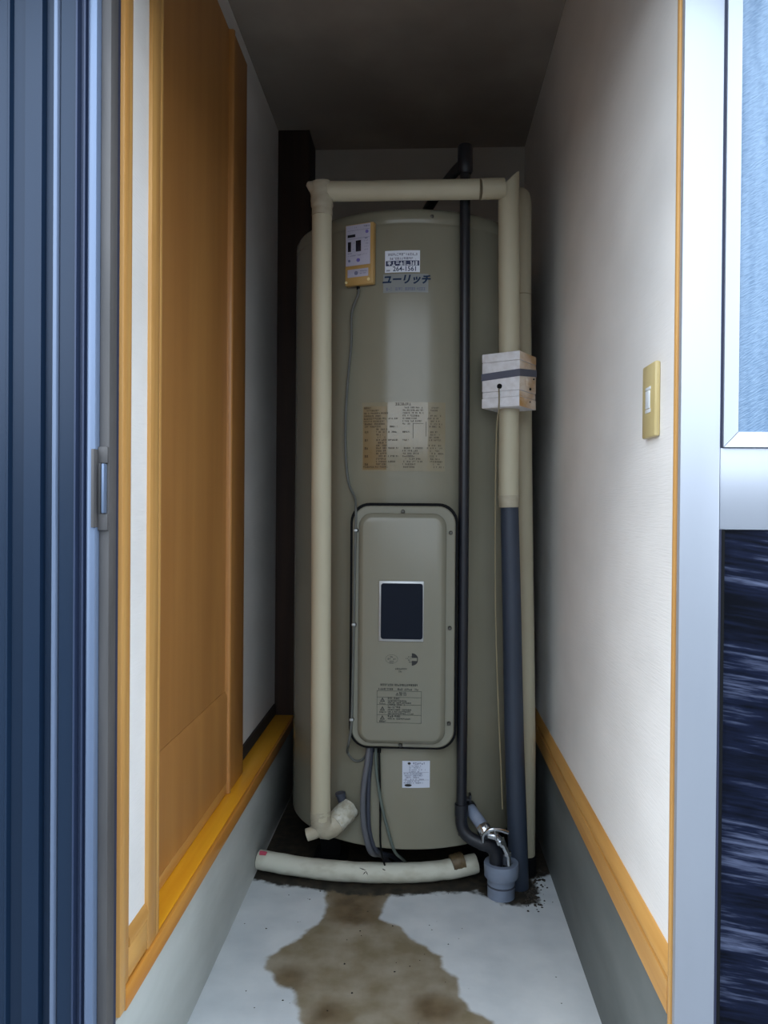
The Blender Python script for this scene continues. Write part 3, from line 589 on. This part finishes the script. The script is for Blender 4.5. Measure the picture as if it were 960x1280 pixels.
# its lead
def surf(a, z, off): return cyl(off)(deg(a), z)
p0 = Mx @ Vector((-.006, -.009, -.0855))
pts = [p0, Vector(p0)+Vector((0, 0, -.02)), surf(-25, 1.58, .008), surf(-25.4, 1.50, .005), surf(-27, 1.40, .005), surf(-28, 1.30, .005), surf(-28, 1.21, .005), surf(-26.4, 1.12, .006), (-.1885, 2.10, 1.075), (-.181, 2.056, 1.045), (-.180, 2.047, 1.00), (-.182, 2.047, .87), (-.183, 2.047, .74), (-.185, 2.047, .6), (-.187, 2.047, .48), (-.1905, 2.048, .44), (-.197, 2.06, .405), surf(-26, .37, .004), surf(-23, .350, .003), surf(-19.5, .352, .003), surf(-16.5, .372, .003)]
lead = MB().tube(spline(pts, 6), .0034, 10).build('controller_cable', M['leadgrey']); tag(lead, 'thin grey cable from the remote control panel down along the tank cover', 'cable')
for z, x in ((.985, -.1795), (.733, -.183), (.478, -.187)):
    MB().box(x-.0055, x+.0045, 2.0425, 2.0465, z-.003, z+.003, .001).build('clip', M['silverframe'], lead)
MB().tube([p0, Vector(p0)+Vector((0, 0, -.008))], [.005, .0042], 10).build('strain_relief', M['rubber'], lead)

# ------------------------------------------------------------------ insulated water pipe (floor > valve box > top > tank inlet)
RP = .0268
pipe = thing('insulated_water_pipe', (.27, 2.135, 0), 'cream foam insulated pipe framing the tank left, top and right', 'pipe')
YL = 2.043
def sleeve(p, q, r, name, m, sh0=None, sh1=None, seg=24, wob=0., steps=14):
    """straight sleeve; sh0/sh1 = (direction, slope) shear of the end planes for mitred cuts"""
    p, q = Vector(p), Vector(q); b = MB(); b.tube([p.lerp(q, i/steps) for i in range(steps+1)], [r*(1+random.uniform(-wob, wob)) for i in range(steps+1)], seg)
    ax = (q-p).normalized(); L = (q-p).length; V = []
    for v in b.v:
        v = Vector(v); s = (v-p).dot(ax)
        if sh1 and s > L-.001: v = v+ax*((v-q).dot(Vector(sh1[0]))*sh1[1])
        if sh0 and s < .001: v = v+ax*((v-p).dot(Vector(sh0[0]))*sh0[1])
        V.append(tuple(v))
    b.v = V; return b.build(name, m, pipe)
sleeve((-.268, YL, .205), (-.276, YL, 1.822), RP, 'left_sleeve', M['foam'], wob=.015)
MB().tube([(-.276, YL, 1.8195), (-.276, YL, 1.8235)], RP*.97, 20).build('joint', M['joint'], pipe)
tp = MB().tube(spline([(-.276, YL, 1.823), (-.2755, YL, 1.845), (-.277, YL, 1.87), (-.2775, YL, 1.899), (-.278, YL, 1.9125)], 5), [RP*1.03]*6+[RP*1.1]*6+[RP*1.16]*5+[RP*1.08]*3+[RP*.8], 24, wob=.03)
tp.build('taped_corner', M['foamtape'], pipe)
MB().tube([(-.290, YL-.006, 1.890), (-.303, YL-.010, 1.899), (-.314, YL-.010, 1.905)], [.020, .015, .007], 12, wob=.06).build('tape_tail', M['foamtape'], pipe)
sleeve((-.268, YL, 1.888), (.1405, YL, 1.889), .0258, 'top_sleeve', M['foam'], sh0=((0, 0, 1), -.75), wob=.01)
MB().tube([(.139, YL, 1.889), (.1445, YL, 1.889)], .0258*.985, 20).build('joint', M['joint'], pipe)
sleeve((.1432, YL, 1.889), (.205, YL+.012, 1.8955), .0268, 'top_sleeve', M['foam'], wob=.02, steps=6)
sleeve((.2285, 2.085, 1.46), (.221, 2.072, 1.918), .0282, 'right_sleeve', M['foam'], sh1=((1, 0, 0), .95), wob=.012)
sleeve((.2305, 2.09, 1.075), (.2295, 2.09, 1.318), .0275, 'lower_right_sleeve', M['foam'], wob=.012)
MB().tube([(.2315, 2.09, 1.050), (.231, 2.09, 1.068), (.2305, 2.09, 1.082)], [.0275, .0272, .0284], 24, wob=.02).build('tape_wrap', M['foamtape'], pipe)
gl = MB().tube(spline([(.2315, 2.09, 1.075), (.2345, 2.093, 1.0), (.243, 2.10, .75), (.254, 2.115, .42), (.268, 2.13, .12), (.272, 2.135, .0)], 6), [.0238+.0045*i/30 for i in range(31)], 24)
o = gl.build('grey_lower_sleeve', M['greypipe'], pipe); o['label'] = 'slate grey lower part of the insulation'
# bottom left elbow to the tank inlet
MB().tube(spline([(-.268, YL, .235), (-.268, YL, .21), (-.262, YL+.002, .19), (-.247, YL+.012, .182), (-.225, YL+.03, .196), (-.200, YL+.058, .214)], 5), [RP*1.0]*6+[RP*1.04]*6+[RP*1.08]*6+[RP*1.1]*7+[RP*1.05], 20, wob=.04).build('taped_elbow', M['foamtape'], pipe)
MB().tube(spline([(-.232, YL+.022, .191), (-.215, YL+.038, .204), (-.196, YL+.062, .218)], 4), [RP*1.08]*3+[RP*1.1]*6, 18, wob=.05).build('clear_tape', M['clear'], pipe)
MB().tube([(-.272, YL-.004, .186), (-.285, YL-.006, .176), (-.304, YL-.008, .170)], [.020, .0175, .0165], 14, caps=False, wob=.05).build('open_foam_end', M['foamtape'], pipe)
MB().tube(spline([(-.208, YL+.06, .205), (-.2145, YL+.062, .232), (-.2215, YL+.062, .252)], 4), .0125, 14).build('inlet_fitting', M['pvcdark'], pipe)
MB().tube([(-.2215, YL+.062, .252), (-.2225, YL+.062, .259)], .0145, 14).build('inlet_collar', M['pvcdark'], pipe)

# second insulated pipe behind on the right
p2 = thing('insulated_outlet_pipe', (.302, 2.215, 0), 'second cream insulated pipe, close behind the right one beside the wall', 'pipe')
MB().tube(spline([(.302, 2.215, .055), (.300, 2.215, .4), (.285, 2.215, 1.1), (.2765, 2.215, 1.655)], 8), [.0262]*25, 22, wob=.015).build('lower_sleeve', M['foam'], p2)
MB().tube([(.2765, 2.215, 1.652), (.2765, 2.215, 1.658)], .0252, 18).build('joint', M['joint'], p2)
MB().tube(spline([(.2765, 2.215, 1.657), (.2755, 2.215, 1.85), (.275, 2.217, 1.918), (.268, 2.235, 1.945), (.24, 2.28, 1.95)], 7), [.0262]*29, 22).build('upper_sleeve', M['foam'], p2)
MB().lathe([(.03, 0), (.03, .05), (.024, .054)], (.302, 2.215, 0), 20).build('floor_collar', M['rubber'], p2)

# polystyrene valve box clamped round the pipe
bx = thing('valve_cover_box', (.229, 2.09, 1.312), 'white polystyrene box with grey strap clamped around the right pipe', 'box')
BM = Matrix.Translation((.229, 2.09, 0)) @ Matrix.Rotation(rad(-31), 4, 'Z')
hb = .0545
def blk(z0, z1, e, nm):
    b = MB(); b.box(-hb-e, hb+e, -hb-e, hb+e, z0, z1, .0022, 0, BM); o = b.build(nm, [M['styro'], M['styrostain']], bx)
    ax = (Matrix.Rotation(rad(-31), 3, 'Z') @ Vector((1, 0, 0)))
    for f in o.data.polygons:
        if f.normal.dot(ax) > .7: f.material_index = 1
    return o
blk(1.4352, 1.4585, .0003, 'foam_block'); blk(1.3570, 1.435, 0, 'foam_block'); blk(1.3405, 1.3568, -.0007, 'foam_block'); blk(1.314, 1.3403, .0003, 'foam_block')
b = MB(); H = hb+.0012
for k, (za, zb) in enumerate(((0, .0), (.0, .012))): pass
cor = [(-H, -H, 1.3965), (H, -H, 1.4015), (H, H, 1.414), (-H, H, 1.405)]
V = []
for x, y, z in cor:
    for dz in (-.0095, .0095): V.append(tuple(BM @ Vector((x, y, z+dz))))
b.add(V, [[2*i, (2*i+2) % 8, (2*i+3) % 8, 2*i+1] for i in range(4)])
b.build('strap', M['strap'], bx, fix=False)
def bp_(x, y, z): return BM @ Vector((x, y, z))
MB().tube([bp_(-.002, -hb+.004, 1.3695), bp_(-.002, -hb-.003, 1.3695), bp_(-.002, -hb-.006, 1.3695)], [.0068, .0068, .004], 14).build('knob', M['rubber'], bx)
for yy_, zz_, r_, d_ in ((.012, 1.366, .0035, .003), (.036, 1.396, .0025, .0023), (.012, 1.332, .0022, .002)): MB().tube([bp_(hb-.002, yy_, zz_), bp_(hb+d_, yy_, zz_)], r_, 8).build('hole', M['rubber'], bx)
b = MB(); b.box(hb-.001, hb+.0018, -.010, .044, 1.3712, 1.392, .0008, 0, BM); b.build('side_tab', M['styrostain'], bx)
# beige cord hanging from the box knob
k0 = bp_(-.002, -hb-.0045, 1.364)
pts = [k0, Vector(k0)+Vector((.0002, -.001, -.05)), (.1915, 2.040, 1.25), (.1905, 2.045, 1.05), (.1945, 2.055, .78), (.203, 2.06, .55), (.213, 2.06, .35), (.219, 2.07, .24)]
tag(MB().tube(spline(pts, 6), .0019, 8).build('hanging_cord', M['cord']), 'thin beige cord hanging down from the polystyrene box', 'cord')

# ------------------------------------------------------------------ black drain pipe
bk = thing('drain_pipe', (.107, 2.085, .15), 'thin black vertical drain pipe running down in front of the tank', 'pipe')
MB().tube(spline([(.1055, 2.087, 1.96), (.109, 2.086, 1.3), (.110, 2.085, .6), (.110, 2.085, .225)], 6), .0142, 20).build('riser', M['blackpipe'], bk)
MB().tube([(.1055, 2.087, 1.948), (.1055, 2.087, 1.955), (.1055, 2.087, 2.02), (.1055, 2.087, 2.025)], [.0165, .0205, .0205, .018], 20).build('tee', M['blackpipe'], bk)
MB().tube(spline([(.106, 2.09, 1.985), (.07, 2.13, 1.962), (.01, 2.25, 1.925), (-.035, 2.40, 1.885), (-.04, 2.42, 1.85)], 6), .0142, 18).build('branch', M['blackpipe'], bk)
MB().tube([(.110, 2.085, .245), (.110, 2.085, .23), (.110, 2.085, .215)], .0185, 20).build('socket', M['blackpipe'], bk)
MB().tube(spline([(.110, 2.085, .232), (.111, 2.083, .19), (.126, 2.076, .163), (.158, 2.070, .148), (.188, 2.072, .138), (.202, 2.075, .118), (.204, 2.076, .082)], 6), [.0165]*19+[.0185]*18, 20).build('elbow', M['blackpipe'], bk)
MB().box(.132, .138, 2.10, 2.125, .24, .262, .001).box(.118, .134, 2.092, 2.112, .250, .256, .001).build('bracket', M['blackpipe'], bk)

# chrome drain valve on its grey stub
dv = thing('drain_valve', (.185, 2.06, .15), 'small chrome drain valve with lever above the grey hopper', 'valve')
MB().tube(spline([(.128, 2.135, .225), (.148, 2.10, .208), (.172, 2.072, .184)], 5), .0165, 18).build('stub_pipe', M['pvc'], dv)
MB().tube([(.131, 2.13, .2225), (.136, 2.121, .218)], .0195, 18).build('stub_ring', M['blackpipe'], dv)
MB().tube([(.166, 2.075, .188), (.176, 2.060, .178), (.181, 2.052, .174)], [.0195, .0195, .013], 8).build('union_nut', M['chrome'], dv)
MB().tube(spline([(.166, 2.046, .160), (.167, 2.034, .184), (.182, 2.028, .201), (.206, 2.030, .201), (.230, 2.034, .192)], 5), [.0042]*8+[.0052]*13, 10).build('lever', M['chrome'], dv)
MB().tube(spline([(.195, 2.034, .196), (.198, 2.033, .185), (.199, 2.036, .17)], 4), .0026, 8).build('lever_stem', M['chrome'], dv)
MB().tube(spline([(.182, 2.056, .176), (.200, 2.050, .174), (.214, 2.048, .160), (.223, 2.048, .145), (.232, 2.048, .125), (.2345, 2.05, .098)], 5), [.011]*6+[.0098]*8+[.0075]*7+[.006]*5, 16).build('spout', M['chrome'], dv)
MB().tube([(.2105, 2.046, .168), (.2145, 2.047, .158)], .0128, 6).tube([(.231, 2.048, .134), (.2325, 2.048, .126)], .0098, 6).build('collar', M['chrome'], dv)

# hopper
hp = thing('drain_hopper', (.2185, 2.082, 0), 'grey plastic drain cup standing in the floor below the black pipe', 'drain')
MB().lathe([(.030, .092), (.0455, .092), (.0465, .089), (.0455, .056), (.041, .050), (.0375, .046), (.0368, .0), (.030, .0), (.030, .092)], (.2185, 2.082, 0), 40).build('cup', M['pvc'], hp)
MB().lathe([(.0374, .030), (.0382, .0305), (.0382, .0345), (.0374, .035)], (.2185, 2.082, 0), 40).build('groove_ring', M['pvcdark'], hp)
MB().lathe([(0, .070), (.031, .070)], (.2185, 2.082, 0), 24).build('inside', M['rubber'], hp)

# off-white foam pipe on the floor
fo = thing('foam_pipe_length', (-.14, 2.14, 0), 'bowed off-white foam pipe length lying on the floor before the tank', 'pipe')
cl = spline([(-.462, 2.172, .036), (-.36, 2.152, .031), (-.25, 2.138, .0275), (-.12, 2.134, .027), (.0, 2.143, .028), (.09, 2.158, .034), (.158, 2.176, .043)], 6)
b = MB().tube(cl, [.0268*(1+random.uniform(-.03, .03)) for _ in cl], 22, wob=.008); b.build('foam_sleeve', M['offwhite'], fo)
MB().tube([(-.456, 2.160, .060), (-.437, 2.157, .0595)], [.007, .006], 10).build('pink_mark', M['pink'], fo)
MB().tube(spline([(.088, 2.156, .046), (.104, 2.160, .050), (.120, 2.165, .053)], 3), .0262, 16, wob=.06).build('brown_tape', M['browntape'], fo)
for (x0, z0, x1, z1) in ((-.168, .047, -.150, .043), (-.158, .033, -.150, .041), (-.150, .041, -.144, .032), (-.105, .047, -.096, .044)):
    fy = lambda x, z: 2.134+.05*(x+.12)**2*8-math.sqrt(max(.0268**2-(z-.027)**2, 0))-.0004
    MB().tube([(x0, fy(x0, z0), z0), ((x0+x1)/2, fy((x0+x1)/2, (z0+z1)/2)-.0003, (z0+z1)/2), (x1, fy(x1, z1), z1)], [.0006, .0012, .0005], 6).build('tear', M['rubber'], fo)

# cables leaving the cover bottom
tag(MB().tube(spline([(-.142, 2.078, .402), (-.1455, 2.072, .36), (-.154, 2.066, .30), (-.157, 2.066, .24), (-.152, 2.068, .175), (-.135, 2.08, .11), (-.11, 2.16, .065), (-.09, 2.23, .0085)], 6), .0078, 12).build('supply_cable', M['cable']), 'thick grey cable hanging leftmost under the tank cover', 'cable')
tag(MB().tube(spline([(-.136, 2.088, .402), (-.138, 2.086, .36), (-.143, 2.084, .30), (-.144, 2.084, .22), (-.138, 2.086, .15), (-.118, 2.105, .10), (-.085, 2.19, .05), (-.06, 2.25, .0075)], 6), .0066, 12).build('supply_cable', M['pvcdark']), 'dark grey cable squeezed just behind the thick grey cable under the cover', 'cable')
tag(MB().tube(spline([(-.124, 2.082, .402), (-.122, 2.078, .34), (-.114, 2.074, .28), (-.101, 2.071, .22), (-.085, 2.072, .16), (-.07, 2.085, .11), (-.05, 2.15, .06), (-.035, 2.23, .0045)], 6), .0042, 10).build('earth_cable', M['cablegreen']), 'thin grey-green cable slanting right below the tank cover', 'cable')
tag(MB().tube(spline([(-.1155, 2.08, .402), (-.1125, 2.077, .33), (-.110, 2.0765, .22), (-.1085, 2.077, .13), (-.100, 2.12, .06), (-.09, 2.18, .003)], 6), .0026, 8).build('seam_wire', M['rubber']), 'thin black wire running straight down below the tank cover', 'cable')

# dirt crumbs round the hopper and a few specks on the painted floor
rnd = random.Random(5); b = MB()
for i in range(260):
    if i < 170: x, y, s = rnd.gauss(.300, .014), rnd.gauss(2.10, .045), rnd.uniform(.0015, .006)
    elif i < 215: x, y, s = rnd.gauss(.33, .02), rnd.gauss(2.2, .03), rnd.uniform(.002, .007)
    else: x, y, s = rnd.uniform(-.44, .355), rnd.uniform(1.45, 2.1), rnd.uniform(.001, .003)
    x = min(x, .366-s)
    if math.hypot(x-.2185, y-2.082) < .04+s or math.hypot(x-.272, y-2.135) < .03: continue
    h_ = s*rnd.uniform(.5, .9); k = 6; V = [(x, y, h_)]+[(x+s*rnd.uniform(.6, 1.2)*cos(2*pi*j/k), y+s*rnd.uniform(.6, 1.2)*sin(2*pi*j/k), 0) for j in range(k)]
    b.add(V, [[0, j+1, (j+1) % k+1] for j in range(k)])
tag(b.build('floor_dirt', M['dirt']), 'dark crumbs of dirt scattered on the floor around the drain cup', 'dirt', kind='stuff')
